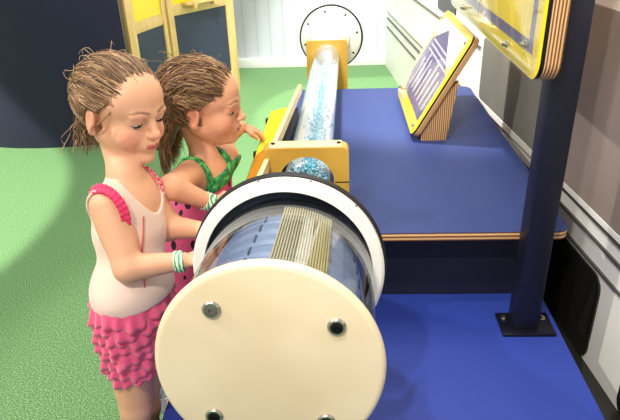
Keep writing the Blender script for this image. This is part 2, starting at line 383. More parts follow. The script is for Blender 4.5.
# columns: poly x -> +Y (depth), poly y -> up the slope, z -> face normal (towards the tube)
O = Vector((.286-.382, 2.256-2.3, .548-.52))
Mt = Matrix(((0, ax.x, nrm.x, O.x), (1, 0, 0, O.y), (0, ax.z, nrm.z, O.z), (0, 0, 0, 1)))
q = rrect(0, 0, .60, L_, .035)
MB().prism(q, .020, Mt @ T((0, 0, -.031)), .0015).build('plywood_panel', M['plyt'], ss)
MB().prism(q, .006, Mt @ T((0, 0, -.010)), .001).build('backing_sheet', M['plate'], ss)
MB().prism(q, .003, Mt @ T((0, 0, -.004)), .001).build('printed_face', M['yellow'], ss)
MB().prism([(.04, .055), (.50, .055), (.56, .12), (.56, .30), (.36, L_-.05), (.04, L_-.18)], .0012, Mt @ T((0, 0, -.0008))).build('print_and_glare_patch', M['purple'], ss, smooth=False)
MB().prism([(.05, L_-.15), (.59-.03, .33), (.575, L_-.06), (.53, L_-.025), (.06, L_-.025)], .0011, Mt @ T((0, 0, -.0007))).build('print_and_glare_patch', M['sign_glare'], ss, smooth=False)  # pale upper patch is glare painted onto the face
tx_ = MB()
for k in range(7):
    x = .07+.065*k
    tx_.prism([(x, .09), (x+.018, .09), (x+.018, .22+.02*(k % 3)), (x, .22+.02*(k % 3))], .0008, Mt @ T((0, 0, .0006)))
for k in range(3):
    tx_.prism([(.07, .26+.022*k), (.5, .26+.022*k), (.5, .266+.022*k), (.07, .266+.022*k)], .0008, Mt @ T((0, 0, .0006)))
tx_.build('printed_lines', mat('pale_print', (196, 190, 190), .5), ss, smooth=False)
MB().prism(rrect(.008, .008, .592, L_-.008, .03), .003, Mt @ T((0, 0, .003)), .0008).build('clear_cover', M['cover'], ss)
for a_, b_ in ((.03, .035), (.57, .035), (.03, L_-.035), (.57, L_-.035)):
    MB().lathe([(.008, 0), (.008, .003), (.005, .006), (0, .007)], 12, Mt @ T((a_, b_, .006), (PI/2, 0, 0))).build('screw', M['steel'], ss)
for dy in (0, .50):
    MB().prism([(-.055, 0), (.045, 0), (.078, .235), (.01, .175), (-.055, .06)], .035, T((0, -.03+dy, 0)) @ Matrix(((1, 0, 0, 0), (0, 0, 1, 0), (0, 1, 0, 0), (0, 0, 0, 1))), .001).build('support_bracket', M['plyx'], ss)
tag(ss, 'small tilted plywood reading panel with purple and yellow print, on the navy table', 'sign')

# ================================================================= SPECIMEN TUBE APPARATUS
app = empty('drum_tube_exhibit', (-.09, 1.57, .52))
AO = Vector(app.location)
def frame(c, axis):
    y = Vector(axis).normalized(); x = y.cross(Vector((0, 0, 1))).normalized(); z = x.cross(y)
    return Matrix(((x.x, y.x, z.x, c[0]-AO.x), (x.y, y.y, z.y, c[1]-AO.y), (x.z, y.z, z.z, c[2]-AO.z), (0, 0, 0, 1)))
DC = Vector((-.111, .715, .759)); FC = Vector((-.104, 1.017, .736)); B1 = Vector((-.091, 1.575, .680)); B2 = Vector((-.055, 3.3, .626)); FF = Vector((-.037, 3.78, .618))
dax = Vector((.03, .99, -.115)).normalized(); D = frame(DC, dax)
# near end disc
pr = [(0, -.012)]
for k in range(9):
    a = rad(-90+22.5*k*.5*2 if False else -90+180*k/8); pr.append((.180-.011+.011*math.cos(a), .0+.011*math.sin(a)-.001))
pr.append((0, .010))
MB().lathe(pr, 128, D).build('end_disc', M['cream'], app)
for k, (an, mm) in enumerate(((128, 'steel'), (36, 'darkbolt'), (225, 'darkbolt'), (312, 'darkbolt'))):
    a = rad(an); bx_, bz_ = .130*math.cos(a), .130*math.sin(a)
    w = MB().lathe([(.0145, -.0115), (.0145, -.014), (.0125, -.0165), (.0095, -.0165), (.0085, -.013), (0, -.013)], 28, D @ T((bx_, 0, bz_))).build('bolt_washer', M['steel'], app)
    MB().lathe([(.0098, -.012), (.0098, -.0165), (.0045, -.017), (.0035, -.0145), (0, -.0145)], 6 if k == 0 else 24, D @ T((bx_, 0, bz_))).build('bolt_head', M['darkbolt' if k else 'hinge'], w)
# clear drum, gasket, flange
MB().lathe([(.168, .010), (.168, .306), (.164, .306), (.164, .010)], 128, D, True).build('clear_drum', M['glass'], app)
MB().lathe([(.150, .0095), (.150, .018), (.120, .022), (.030, .022), (.03, .0095)], 96, D, True).build('inner_ring', M['whitepl'], app)
F_ = frame(FC, dax)
MB().lathe([(.169, -.012), (.187, -.012), (.192, -.007), (.192, .010), (.169, .010)], 128, F_, True).build('drum_flange', M['whitepl'], app)
MB().lathe([(.163, .0102), (.195, .0102), (.197, .014), (.197, .026), (.163, .026)], 128, F_, True).build('gasket_ring', M['rubber'], app)
MB().lathe([(.0, .0262), (.190, .0262), (.190, .036), (.186, .040), (.0, .040)], 128, F_).build('flange_back', M['rotor_dark'], app)
for k in range(12):
    a = rad(15+30*k)
    MB().lathe([(.0028, 0), (.0028, .0015), (0, .002)], 10, F_ @ Matrix.Rotation(-a, 4, 'Y') @ T((.1915, .001, 0), (0, 0, -PI/2))).build('flange_screw', M['darkbolt'], app)
# inner stepped rotor seen through the acrylic
rot = MB(); pass
steps = [(.272, .142), (.218, .147), (.162, .151), (.106, .154), (.060, .156)]
prof = [(0.0, .292), (.100, .292)]
for (h, r) in steps:
    prof += [(r-.034, h+.010), (r-.006, h+.007), (r, h), (r, h-.026), (r-.006, h-.032), (r-.034, h-.034)]
prof += [(.13, .026), (0, .026)]
rot.lathe(prof, 96, D)
ro = rot.build('rotor', M['rotor'], app)
for (h, r) in steps:
    for k in range(9):
        a = 2*PI*(k+.35)/9
        if math.cos(a) > -.3: MB().box((0, 0, 0), (.0035, .026, .006), D @ Matrix.Rotation(-a, 4, 'Y') @ T((0, h-.014, r-.001))).build('rotor_notch', M['rotor_dark'], ro)
fins = MB()
for k in range(20):
    a = rad(1+1.7*k)
    MB().box((0, 0, 0), (.0027, .235, .012), D @ Matrix.Rotation(a, 4, 'Y') @ T((0, .152, .1535))).build('fin', M['fin'], ro)
# near joint housing between drum and first block
def lathe_between(a, b, prof, name, m, parent=app, n=64, closed=False):
    d_ = (Vector(b)-Vector(a)); F2 = frame(a, d_); L = d_.length
    return MB().lathe([(r, t*L) for r, t in prof], n, F2, closed).build(name, m, parent)
lathe_between(FC+dax*.041, B1-Vector((0, .01, 0)), [(.150, 0), (.146, .12), (.10, .26), (.078, .34), (.074, .60), (.0, .60)], 'joint_housing', M['whitepl'])
# blocks
def block(c, w, h_up, z_bot, dep, hole, name, seam):
    Fb = T(Vector(c)-AO)
    bm = bmesh.new()
    out = rrect(-w/2, z_bot-c[2], w/2, h_up, .018, corners=(0, 1, 1, 0)); hl = [(hole*math.cos(2*PI*k/48), hole*math.sin(2*PI*k/48)) for k in range(48)]
    # bridge rings by angle so the hole is real
    def ang(p): return math.atan2(p[1], p[0]) % (2*PI)
    N = 96; ring = []
    for k in range(N):
        a = 2*PI*k/N; dx, dz = math.cos(a), math.sin(a)
        # ray to the rounded rectangle
        best = None
        for i in range(len(out)):
            p, q_ = out[i], out[(i+1) % len(out)]
            ex, ez = q_[0]-p[0], q_[1]-p[1]; den = dx*ez-dz*ex
            if abs(den) < 1e-12: continue
            t = (p[0]*ez-p[1]*ex)/den; u = (p[0]*dz-p[1]*dx)/den
            if t > 0 and -1e-9 <= u <= 1+1e-9 and (best is None or t < best): best = t
        ring.append((best*dx, best*dz))
    vs = []; fs = []
    for yy in (-dep/2, dep/2):
        for k in range(N): vs.append((ring[k][0], yy, ring[k][1]))
        for k in range(N): a = 2*PI*k/N; vs.append((hole*math.cos(a), yy, hole*math.sin(a)))
    for k in range(N):
        k2 = (k+1) % N
        fs += [(k, k2, N+k2, N+k), (2*N+k2, 2*N+k, 3*N+k, 3*N+k2), (k, 2*N+k, 2*N+k2, k2), (N+k2, 3*N+k2, 3*N+k, N+k)]
    b = MB().add(vs, fs, Fb).build(name, M['amber'], app, angle=25)
    # pale plywood top edge
    MB().box((0, 0, h_up+.002), (w-.038, dep-.003, .005), Fb, .001).build('block_cap', M['wood_edge'], b)
    for sx in (-1, 1):
        MB().lathe([(.006, 0), (.006, .003), (0, .004)], 10, Fb @ T((sx*(w/2-.028), 0, h_up+.0045), (PI/2, 0, 0))).build('cap_screw', M['darkbolt'], b)
    if seam:
        for sx in (-1, 1):
            sm = MB()
            x0, x1 = sx*(hole+.002), sx*(w/2)
            sm.box(((x0+x1)/2, -dep/2-.0004, .0), (abs(x1-x0), .0012, .003), Fb)
            sm.build('clamp_seam', M['rubber'], b)
    return b
block(B1, .240, .104, .521, .05, .078, 'clamp_block', True)
block(B2, .222, .088, .419, .06, .066, 'clamp_block', False)
# clear tube
tax = (B2-B1)
lathe_between(B1-tax*.03, B2+tax*.03, [(.069, 0), (.069, 1), (.066, 1), (.066, 0)], 'clear_tube', M['tube'], n=72, closed=True)
# bead bed inside the tube
tf = frame(B1, tax); TL = tax.length
bed = MB(); cols = []
ico = bmesh.new(); bmesh.ops.create_icosphere(ico, subdivisions=1, radius=1); ico.verts.index_update()
iv = [v.co.copy() for v in ico.verts]; jf = [[v.index for v in f.verts] for f in ico.faces]; ico.free()
pal = [(120, 200, 222), (86, 178, 208), (168, 222, 236), (236, 244, 248), (60, 150, 190), (214, 236, 244)]
vs = []; fs = []
for k in range(5200):
    t = RNG.rand()**1.5
    wd = .040-.016*min(1, t*2.5)
    if k % 6 == 0: wd = .058
    x = RNG.normal(0, wd*.42); x = max(-.056, min(.056, x))
    if t < .08: x = RNG.uniform(-.056, .056)
    base = -math.sqrt(.062**2-x*x)
    z = base+RNG.rand()*(.060 if t < .08 else .030)*(1-.4*abs(x)/.056)
    r = RNG.uniform(.0028, .0048)
    if x*x+z*z > (.0635-r)**2: continue
    c = lin(pal[(RNG.randint(3) if abs(x) < wd*.5 else 3+RNG.randint(3)) if t > .05 else RNG.randint(6)])
    mm = Euler(RNG.rand(3)*6).to_matrix()
    n0 = len(vs)
    for v in iv: w = mm @ Vector((v.x*r*1.3, v.y*r, v.z*r*.8)); vs.append(tf @ Vector((x+w.x, t*TL+w.y, z+w.z))); cols.append(c)
    fs += [[i+n0 for i in f] for f in jf]
bo = MB().add([tuple(v) for v in vs], fs).build('foam_beads', M['foam'], None, smooth=True, angle=180)
def set_cols(o, cols):
    a = o.data.color_attributes.new('Col', 'FLOAT_COLOR', 'POINT')
    arr = np.ones((len(o.data.vertices), 4), np.float32); arr[:, :3] = np.array(cols, np.float32); a.data.foreach_set('color', arr.ravel())
set_cols(bo, cols)
bo.location = AO
tag(bo, 'blue and white foam beads lying inside the long clear tube', 'beads', kind='stuff')
# white liner trough under the beads
ln_ = []
for k in range(25):
    a = rad(180+180*k/24); ln_.append((.0652*math.cos(a), .0652*math.sin(a)))
vs = []; fs = []
for t in (0.0, TL):
    for rr in (1.0, .975):
        for x, z in ln_: vs.append((x*rr, t, z*rr))
n_ = len(ln_)
for k in range(n_-1):
    fs += [(k, k+1, 2*n_+k+1, 2*n_+k), (n_+k+1, n_+k, 3*n_+k, 3*n_+k+1)]
fs += [(0, 2*n_, 3*n_, n_), (n_-1, 2*n_-1, 4*n_-1, 3*n_-1)]
MB().add(vs, fs, tf).build('tube_liner', mat('white_liner', (226, 232, 236), .45), app)
# far drum
faxis = (FF-B2).normalized(); G = frame(FF, faxis)
lathe_between(B2+Vector((0, .04, 0)), FF, [(.070, 0), (.074, .3), (.082, .62), (.082, .98), (0, .98)], 'far_joint_housing', M['whitepl'])
MB().lathe([(.0, -.034), (.100, -.036), (.112, -.030), (.116, .0), (.176, .004), (.184, .008), (.186, .014), (.186, .030), (0, .030)], 96, G).build('far_flange', M['offwhite'], app)
MB().lathe([(.17, .0302), (.197, .0302), (.197, .046), (.17, .046)], 96, G, True).build('gasket_ring', M['rubber'], app)
MB().lathe([(.165, .046), (.165, .25), (.161, .25), (.161, .046)], 96, G, True).build('far_drum', M['glass'], app)
MB().lathe([(0, .25), (.178, .25), (.18, .256), (.18, .27), (0, .272)], 96, G).build('far_end_disc', M['whitepl'], app)
for k in range(8):
    a = rad(12+45*k)
    MB().lathe([(.0065, .006), (.0065, .001), (0, .0)], 10, G @ T((.163*math.cos(a), 0, .163*math.sin(a)))).build('flange_screw', M['darkbolt'], app)
MB().box((0, 0, 0), (.16, .05, .116), T(FF-AO+Vector((.0, .12, -.141))), .004).build('far_cradle', M['navy_dark'], app)
MB().prism([(-.12, 0), (.12, 0), (.10, .3), (-.10, .3)], .05, T(DC-AO+Vector((.01, .20, -.531))) @ Matrix(((1, 0, 0, 0), (0, 0, 1, 0), (0, 1.15, 0, 0), (0, 0, 0, 1))), .004).build('near_cradle', M['navy_dark'], app)
tag(app, 'clear drum and tube apparatus with cream bolted end disc and ochre clamp blocks', 'exhibit')

# ================================================================= YELLOW CONTROL CONSOLE LEFT OF THE TUBE
con = empty('control_console', (-.21, 1.75, .52))
cx_, cy_, cz_ = con.location
Rp = [(-.207, 1.36, .755), (-.188, 1.62, .755), (-.152, 2.10, .755), (-.139, 2.29, .755)]
Lp = [(-.262, 1.36, .700), (-.256, 1.62, .715), (-.238, 2.06, .725)]
def loc(p): return (p[0]-cx_, p[1]-cy_, p[2]-cz_)
def slab(quad, th, name, m, parent):
    q_ = [Vector(loc(p)) for p in quad]; nrm_ = (q_[1]-q_[0]).cross(q_[3]-q_[0]).normalized()
    if nrm_.z < 0: nrm_ = -nrm_
    vs = [tuple(p) for p in q_]+[tuple(p-nrm_*th) for p in q_]
    return MB().add(vs, [(0, 1, 2, 3), (7, 6, 5, 4), (0, 4, 5, 1), (1, 5, 6, 2), (2, 6, 7, 3), (3, 7, 4, 0)]).build(name, m, parent, smooth=False)
def lerp(a, b, t): return tuple(a[i]+(b[i]-a[i])*t for i in range(3))
A0, A1 = Lp[0], Lp[2]; B0_, B1_ = lerp(Rp[0], Rp[3], 0.0), lerp(Rp[0], Rp[3], .70)
mA, mB = lerp(A0, A1, .46), lerp(B0_, B1_, .46)
sh = lambda p, dx=0, dz=0: (p[0]+dx, p[1], p[2]+dz)
slab([mA, sh(mB, -.014), sh(B1_, -.014), A1], .006, 'yellow_face', M['yellow'], con)
slab([A0, sh(B0_, -.014), sh(mB, -.014), mA], .006, 'shaded_yellow_face', M['shaded_yellow'], con)  # near part of the same yellow face, shadow painted as amber
slab([sh(A0, -.004, -.007), sh(B0_, -.014, -.007), sh(B1_, -.014, -.007), sh(A1, -.004, -.007)], .018, 'backing_board', M['plate'], con)
slab([sh(Rp[0], -.013), Rp[0], Rp[3], sh(Rp[3], -.013)], .032, 'plywood_rail', M['wood_edge'], con)
slab([(-.225, 1.62, .700), (-.175, 1.62, .700), (-.148, 2.18, .700), (-.215, 2.05, .700)], .178, 'console_body', M['navy_dark'], con)
for t in (.12, .5, .9):
    p = lerp(A0, A1, t)
    MB().box(loc(sh(p, -.006, -.01)), (.008, .02, .018), None, .001).build('edge_clip', M['rubber'], con)
tag(con, 'narrow sloping yellow console with pale plywood rail, left of the clear tube', 'console')

# ================================================================= PEOPLE: signed-distance modelling
class Field:
    def __init__(s, lo, hi, h):
        s.lo = np.array(lo, float); s.h = h; s.n = np.ceil((np.array(hi)-s.lo)/h).astype(int)+1
        s.V = np.full(s.n, .05, np.float32)
    def slab(s, lo, hi):
        i0 = np.maximum(np.floor((np.array(lo)-s.lo)/s.h).astype(int), 0); i1 = np.minimum(np.ceil((np.array(hi)-s.lo)/s.h).astype(int)+1, s.n)
        sl = tuple(slice(a, b) for a, b in zip(i0, i1))
        g = np.meshgrid(*[s.lo[k]+s.h*np.arange(i0[k], i1[k]) for k in range(3)], indexing='ij')
        return sl, np.stack(g, -1)
    def comb(s, sl, d, k, op):
        a = s.V[sl]
        if op == 'u':
            h = np.maximum(k-np.abs(a-d), 0)/k if k > 0 else 0; s.V[sl] = np.minimum(a, d)-h*h*k*.25
        else:
            d = -d; h = np.maximum(k-np.abs(a-d), 0)/k if k > 0 else 0; s.V[sl] = np.maximum(a, d)+h*h*k*.25
    def cone(s, a, b, ra, rb, k=.012, op='u'):
        a = np.array(a, float); b = np.array(b, float); r = max(ra, rb)+k+.012
        sl, P = s.slab(np.minimum(a, b)-r, np.maximum(a, b)+r)
        if P.size == 0: return
        ba = b-a; t = np.clip(((P-a)@ba)/(ba@ba+1e-12), 0, 1)
        d = np.linalg.norm(P-a-t[..., None]*ba, axis=-1)-(ra+(rb-ra)*t); s.comb(sl, d.astype(np.float32), k, op)
    def ell(s, c, r, Rm=None, k=.015, op='u'):
        c = np.array(c, float); r = np.array(r, float); m_ = r.max()+k+.012
        sl, P = s.slab(c-m_, c+m_)
        if P.size == 0: return
        q = P-c
        if Rm is not None: q = q@np.array(Rm)
        k0 = np.linalg.norm(q/r, axis=-1); k1 = np.linalg.norm(q/(r*r), axis=-1)+1e-9
        d = k0*(k0-1)/k1; s.comb(sl, d.astype(np.float32), k, op)
    def mesh(s):
        V = s.V; n = np.array(V.shape); sg = V < 0
        cs = n-1; cnt = np.zeros(cs, np.float32); acc = np.zeros((*cs, 3), np.float32)
        def sub(A, o): return A[o[0]:o[0]+cs[0], o[1]:o[1]+cs[1], o[2]:o[2]+cs[2]]
        for ax_ in range(3):
            o1, o2 = [(1, 2), (0, 2), (0, 1)][ax_]
            for u in (0, 1):
                for w in (0, 1):
                    a = [0, 0, 0]; a[o1] = u; a[o2] = w; b = list(a); b[ax_] = 1
                    m_ = sub(sg, a) != sub(sg, b); ii = np.nonzero(m_)
                    va = sub(V, a)[ii]; vb = sub(V, b)[ii]; t = va/(va-vb)
                    for q in range(3): acc[ii[0], ii[1], ii[2], q] += (t if q == ax_ else a[q])
                    cnt[ii] += 1
        act = cnt > 0; idx = np.full(cs, -1, np.int64); ii = np.nonzero(act); idx[ii] = np.arange(len(ii[0]))
        P = acc[ii]/cnt[ii][:, None]+np.stack(ii, -1); P = s.lo+P*s.h
        F = []
        for ax_ in range(3):
            o1, o2 = [(1, 2), (2, 0), (0, 1)][ax_]
            sl0 = [slice(1, c-0) for c in cs]; sl0[ax_] = slice(0, cs[ax_])
            a = sg[tuple(slice(1, cs[q]) if q != ax_ else slice(0, cs[q]) for q in range(3))]
            b = sg[tuple(slice(1, cs[q]) if q != ax_ else slice(1, cs[q]+1) for q in range(3))]
            for flip, m_ in ((False, a & ~b), (True, ~a & b)):
                jj = np.stack(np.nonzero(m_), -1)
                if not len(jj): continue
                for q in range(3):
                    if q != ax_: jj[:, q] += 1
                def I(d1, d2):
                    kk = jj.copy(); kk[:, o1] -= d1; kk[:, o2] -= d2; return idx[kk[:, 0], kk[:, 1], kk[:, 2]]
                qd = np.stack([I(1, 1), I(0, 1), I(0, 0), I(1, 0)], -1)
                if flip: qd = qd[:, ::-1]
                F.append(qd)
        F = np.concatenate(F)
        return P, F
def relax(P, F, it=2, lam=.5):
    e = np.concatenate([F[:, [0, 1]], F[:, [1, 2]], F[:, [2, 3]], F[:, [3, 0]]]); e = np.concatenate([e, e[:, ::-1]])
    for _ in range(it):
        s_ = np.zeros_like(P); c_ = np.zeros(len(P))
        for q in range(3): s_[:, q] = np.bincount(e[:, 0], P[e[:, 1], q], len(P))
        c_ = np.bincount(e[:, 0], minlength=len(P))
        P = P+lam*(s_/np.maximum(c_, 1)[:, None]-P)
    return P
def np_obj(name, P, F, m_, parent, cols=None, smooth=True):
    me = bpy.data.meshes.new(name); me.vertices.add(len(P)); me.vertices.foreach_set('co', np.asarray(P, np.float32).ravel())
    F = np.asarray(F); me.loops.add(F.size); me.loops.foreach_set('vertex_index', F.ravel().astype(np.int32))
    me.polygons.add(len(F)); me.polygons.foreach_set('loop_start', np.arange(0, F.size, F.shape[1], dtype=np.int32))
    me.update(calc_edges=True); me.validate()
    me.polygons.foreach_set('use_smooth', np.ones(len(me.polygons), bool)); me.update()
    me.materials.append(m_); o = bpy.data.objects.new(name, me); COL.objects.link(o); o.parent = parent
    if cols is not None: set_cols(o, cols)
    return o
def Rz(a): return np.array(Matrix.Rotation(rad(a), 3, 'Z'))
def Ry(a): return np.array(Matrix.Rotation(rad(a), 3, 'Y'))
def Rx(a): return np.array(Matrix.Rotation(rad(a), 3, 'X'))

def head_prims(f, Rm, c, s):
    """head-local: x forward, y the child's left, z up; metres at scale 1"""
    c = np.array(c, float)
    def W(p): return c+Rm@(np.array(p, float)*s)
    E = lambda p, r, k=.012, op='u', R2=None: f.ell(W(p), np.array(r)*s, Rm if R2 is None else Rm@R2, k*s, op)
    Cn = lambda a, b, ra, rb, k=.008, op='u': f.cone(W(a), W(b), ra*s, rb*s, k*s, op)
    E((-.018, 0, .030), (.092, .074, .076)); E((-.040, 0, .010), (.070, .068, .070))
    E((.030, 0, .036), (.056, .064, .056), .02)                 # forehead
    E((.026, 0, -.030), (.058, .055, .062), .02)                # face
    for sy in (-1, 1):
        E((.048, sy*.033, -.032), (.033, .027, .028), .018)     # cheek
        Cn((.0, sy*.048, -.045), (.052, sy*.016, -.079), .018, .015, .02)   # jaw
        E((.086, sy*.031, .0085), (.014, .016, .010), .012, 's')   # socket
        E((.066, sy*.030, .005), (.0150, .0165, .0135), .004)    # lid over the eye
        Cn((.083, sy*.012, .021), (.076, sy*.042, .020), .006, .005, .014)  # brow ridge
    Cn((.082, 0, .014), (.098, 0, -.018), .0062, .0078, .012)   # nose
    E((.100, 0, -.0205), (.0095, .0095, .0085), .006)
    for sy in (-1, 1): E((.0925, sy*.0085, -.0235), (.0075, .0065, .006), .004)
    E((.0990, -.0045, -.0290), (.0035, .0025, .002), .002, 's'); E((.0990, .0045, -.0290), (.0035, .0025, .002), .002, 's')
    E((.078, 0, -.049), (.018, .024, .018), .014)               # muzzle
    Cn((.0935, 0, -.0445), (.0870, -.0165, -.0485), .0048, .0026, .004); Cn((.0935, 0, -.0445), (.0870, .0165, -.0485), .0048, .0026, .004)
    Cn((.0915, -.005, -.0535), (.0865, -.0150, -.0500), .0052, .0028, .004); Cn((.0915, .005, -.0535), (.0865, .0150, -.0500), .0052, .0028, .004)
    Cn((.0960, -.007, -.0490), (.0960, .007, -.0490), .0014, .0014, .002, 's')
    E((.072, 0, -.080), (.020, .020, .015), .014)               # chin
    for sy in (-1, 1):                                          # ears
        R2 = Rz(sy*22)@Ry(12)
        E((-.008, sy*.0745, -.010), (.019, .0075, .029), .006, 'u', R2)
        E((-.006, sy*.0835, -.008), (.0115, .0055, .0185), .004, 's', R2)
        E((-.002, sy*.0760, -.032), (.009, .006, .009), .005, 'u')
def hand(f, wrist, d, up, curl=.6, s=1.0, side=1):
    """d: along fingers, up: back of the hand; side=+1 thumb on d x up side"""
    w = np.array(wrist, float); d = np.array(d, float); d /= np.linalg.norm(d); up = np.array(up, float); up -= d*(up@d); up /= np.linalg.norm(up)
    l = np.cross(d, up)*side
    Rm = np.stack([d, l, up], -1)
    f.ell(w+d*.026*s, np.array((.030, .024, .011))*s, Rm, .010)
    for i, (off, ln2, r0) in enumerate(((.018, .036, .0062), (.006, .041, .0064), (-.006, .038, .0062), (-.017, .030, .0055))):
        p = w+d*.044*s+l*off*s; a = .12+curl*.35; L = ln2*s
        for j, fr in enumerate((.46, .32, .22)):
            dirn = d*math.cos(a)-up*math.sin(a)+l*off*1.5
            q = p+dirn*L*fr*1.25; f.cone(p, q, r0*s*(1-.08*j), r0*s*(1-.08*(j+1)), .003); p = q; a += curl*.75
    p = w+d*.012*s+l*.018*s; q = p+(d*.55+l*.75-up*.15)*.022*s; f.cone(p, q, .0085*s, .0075*s, .006); f.cone(q, q+(d*.9+l*.25-up*.3)*.022*s, .0074*s, .006*s, .003)

def skin_cols(P, Rm, c, s, base, blush, lip, hairline):
    q = ((P-np.array(c))@Rm)/s
    C = np.tile(np.array(base), (len(P), 1))
    def blob(center, r, col, amt):
        nonlocal C
        d = np.linalg.norm((q-np.array(center))/np.array(r), axis=1); w = np.clip(1.25-d, 0, 1)**1.0; w = np.minimum(w*1.6, 1)[:, None]*amt
        C = C*(1-w)+np.array(col)*w
    hd = np.linalg.norm(q, axis=1) < .16
    for sy in (-1, 1):
        blob((.070, sy*.040, -.030), (.022, .020, .018), blush, .5)
        blob((-.008, sy*.080, -.006), (.02, .012, .03), blush, .45)
        # eyebrow
        for t in np.linspace(0, 1, 7): blob((.088-.016*t, sy*(.013+.031*t), .0250+.005*math.sin(t*2.6)-.002*t), (.008, .0055, .0026), lin((104, 66, 42)), .75)
        blob((.080, sy*.030, .001), (.008, .017, .007), lin((200, 140, 112)), .35)
    blob((.103, 0, -.022), (.010, .010, .009), blush, .35)
    d1 = np.abs(q[:, 1]) < .0175
    lipm = d1 & (q[:, 0] > .0855) & (np.abs(q[:, 2]+.0488+.35*np.abs(q[:, 1])*0) < .0082-.22*np.abs(q[:, 1])) & hd
    C[lipm] = C[lipm]*.25+np.array(lip)*.75
    ln3 = d1 & (q[:, 0] > .085) & (np.abs(q[:, 2]+.0490) < .0011) & hd
    C[ln3] = np.array(lin((120, 50, 44)))
    # darker scalp under the hair
    sc = hairline(q) & hd
    C[sc] = C[sc]*.35+np.array(lin((112, 80, 54)))*.65
    return C
CUTS = [((.100, 0, -.012), (.068, .068, .068)), ((.048, -.080, -.010), (.043, .045, .046)), ((.048, .080, -.010), (.043, .045, .046)), ((.036, 0, -.090), (.072, .12, .066)), ((-.004, -.085, -.014), (.021, .026, .028)), ((-.004, .085, -.014), (.021, .026, .028))]
def hairline(q):
    # True under the hair: inside the hair volume's shell, outside the face, ear and neck openings
    m_ = (np.linalg.norm((q-np.array((-.016, 0, .022)))/np.array((.100, .083, .090)), axis=1) < 1) & (q[:, 2] > -.055)
    for c_, r_ in [(c0_, np.array(r0_)+.002) for c0_, r0_ in CUTS]:
        m_ &= np.linalg.norm((q-np.array(c_))/np.array(r_), axis=1) > 1
    return m_

def arc_on_head(a, b, rr, n, lift=0):
    """great-circle-like path on a head ellipsoid between two local directions"""
    a = np.array(a, float); b = np.array(b, float); out = []
    ua = a/rr; ub = b/rr; la = np.linalg.norm(ua); lb = np.linalg.norm(ub); ua /= la; ub /= lb
    om = math.acos(max(-1, min(1, float(ua@ub))))+1e-6
    for i in range(n):
        t = i/(n-1); u = (math.sin((1-t)*om)*ua+math.sin(t*om)*ub)/math.sin(om)
        out.append(u*rr*(la+(lb-la)*t+lift*math.sin(PI*t)))
    return out
def root_dir(rng, HR_, edge):
    """random hair root direction on the head: along the hairline (edge) or anywhere on the scalp"""
    while True:
        v = rng.normal(0, 1, 3); v /= np.linalg.norm(v/HR_); p = HC+v
        if p[2] < -.045: continue
        q = [np.linalg.norm((p-np.array(c_))/np.array(r_)) for c_, r_ in CUTS]
        if min(q[:4]) < .985 or min(q[4:]) < 1: continue
        if p[0] > .030 and p[2] < .040: continue
        if edge and min(q[:4]) > 1.12: continue
        return v
HC = np.array((-.016, 0, .022)); HR = np.array((.099, .082, .086))
def build_hair(root, Rm, c, s, paths, pal_, r0=.0015, base_fn=None):
    P = []; F = []; C = []
    for pts, w, colr in paths:
        pts = [c+Rm@(np.array(p)*s) for p in pts]
        n = len(pts); k0 = len(P)
        for i, p in enumerate(pts):
            t = pts[min(i+1, n-1)]-pts[max(i-1, 0)]; t = t/(np.linalg.norm(t)+1e-9)
            u = np.cross(t, (0.3, .2, 1.)); u /= np.linalg.norm(u)+1e-9; v = np.cross(t, u)
            rr = w*(.35+.65*math.sin(PI*min(1, (i+.8)/(n)))**.6)
            for q in range(4):
                a = PI/2*q; P.append(p+(u*math.cos(a)+v*math.sin(a))*rr); C.append(colr)
        for i in range(n-1):
            for q in range(4):
                q2 = (q+1) % 4; F.append((k0+4*i+q, k0+4*i+q2, k0+4*i+4+q2, k0+4*i+4+q))
    if base_fn is not None:
        bp, bf, bc = base_fn; k0 = len(P); P += list(bp); F += [tuple(x+k0 for x in f) for f in bf]; C += list(bc)
    return np_obj('hair', np.array(P), np.array(F), M['hair'], root, C)
def hair_base(Rm, c, s, extra, cuts, col, lo, hi):
    f = Field(lo, hi, .0035)
    W_ = lambda p: c+Rm@(np.array(p)*s)
    f.ell(W_(HC), HR*s*1.0, Rm, .01)
    for (p, r, k) in extra: f.ell(W_(p), np.array(r)*s, Rm, k)
    for (p, r) in cuts: f.ell(W_(p), np.array(r)*s, Rm, .008, 's')
    P, F = f.mesh(); P = relax(P, F, 2)
    return P, F, [col]*len(P)

def ruffle_band(path, normals, width, amp, waves, name, m_, parent, out=.006):
    """gathered frill: path = centre line points, normals = outward direction at each"""
    vs = []; fs = []; n = len(path); K = 5
    for i in range(n):
        t = i/(n-1); p = Vector(path[i]); nn_ = Vector(normals[i]).normalized()
        tg = (Vector(path[min(i+1, n-1)])-Vector(path[max(i-1, 0)])).normalized(); sd = nn_.cross(tg).normalized()
        for k in range(K):
            u = k/(K-1)-.5
            w = amp*math.sin(t*waves*2*PI+u*1.2)*abs(u)*2
            vs.append(p+sd*(u*width)+nn_*(out+w+abs(u)*.004)+tg*(amp*.4*math.cos(t*waves*2*PI)*u*2))
    for i in range(n-1):
        for k in range(K-1): a = i*K+k; fs.append((a, a+1, a+K+1, a+K))
    o = MB().add([tuple(v) for v in vs], fs).build(name, m_, parent, angle=180)
    sdm = o.modifiers.new('solid', 'SOLIDIFY'); sdm.thickness = .0016; return o

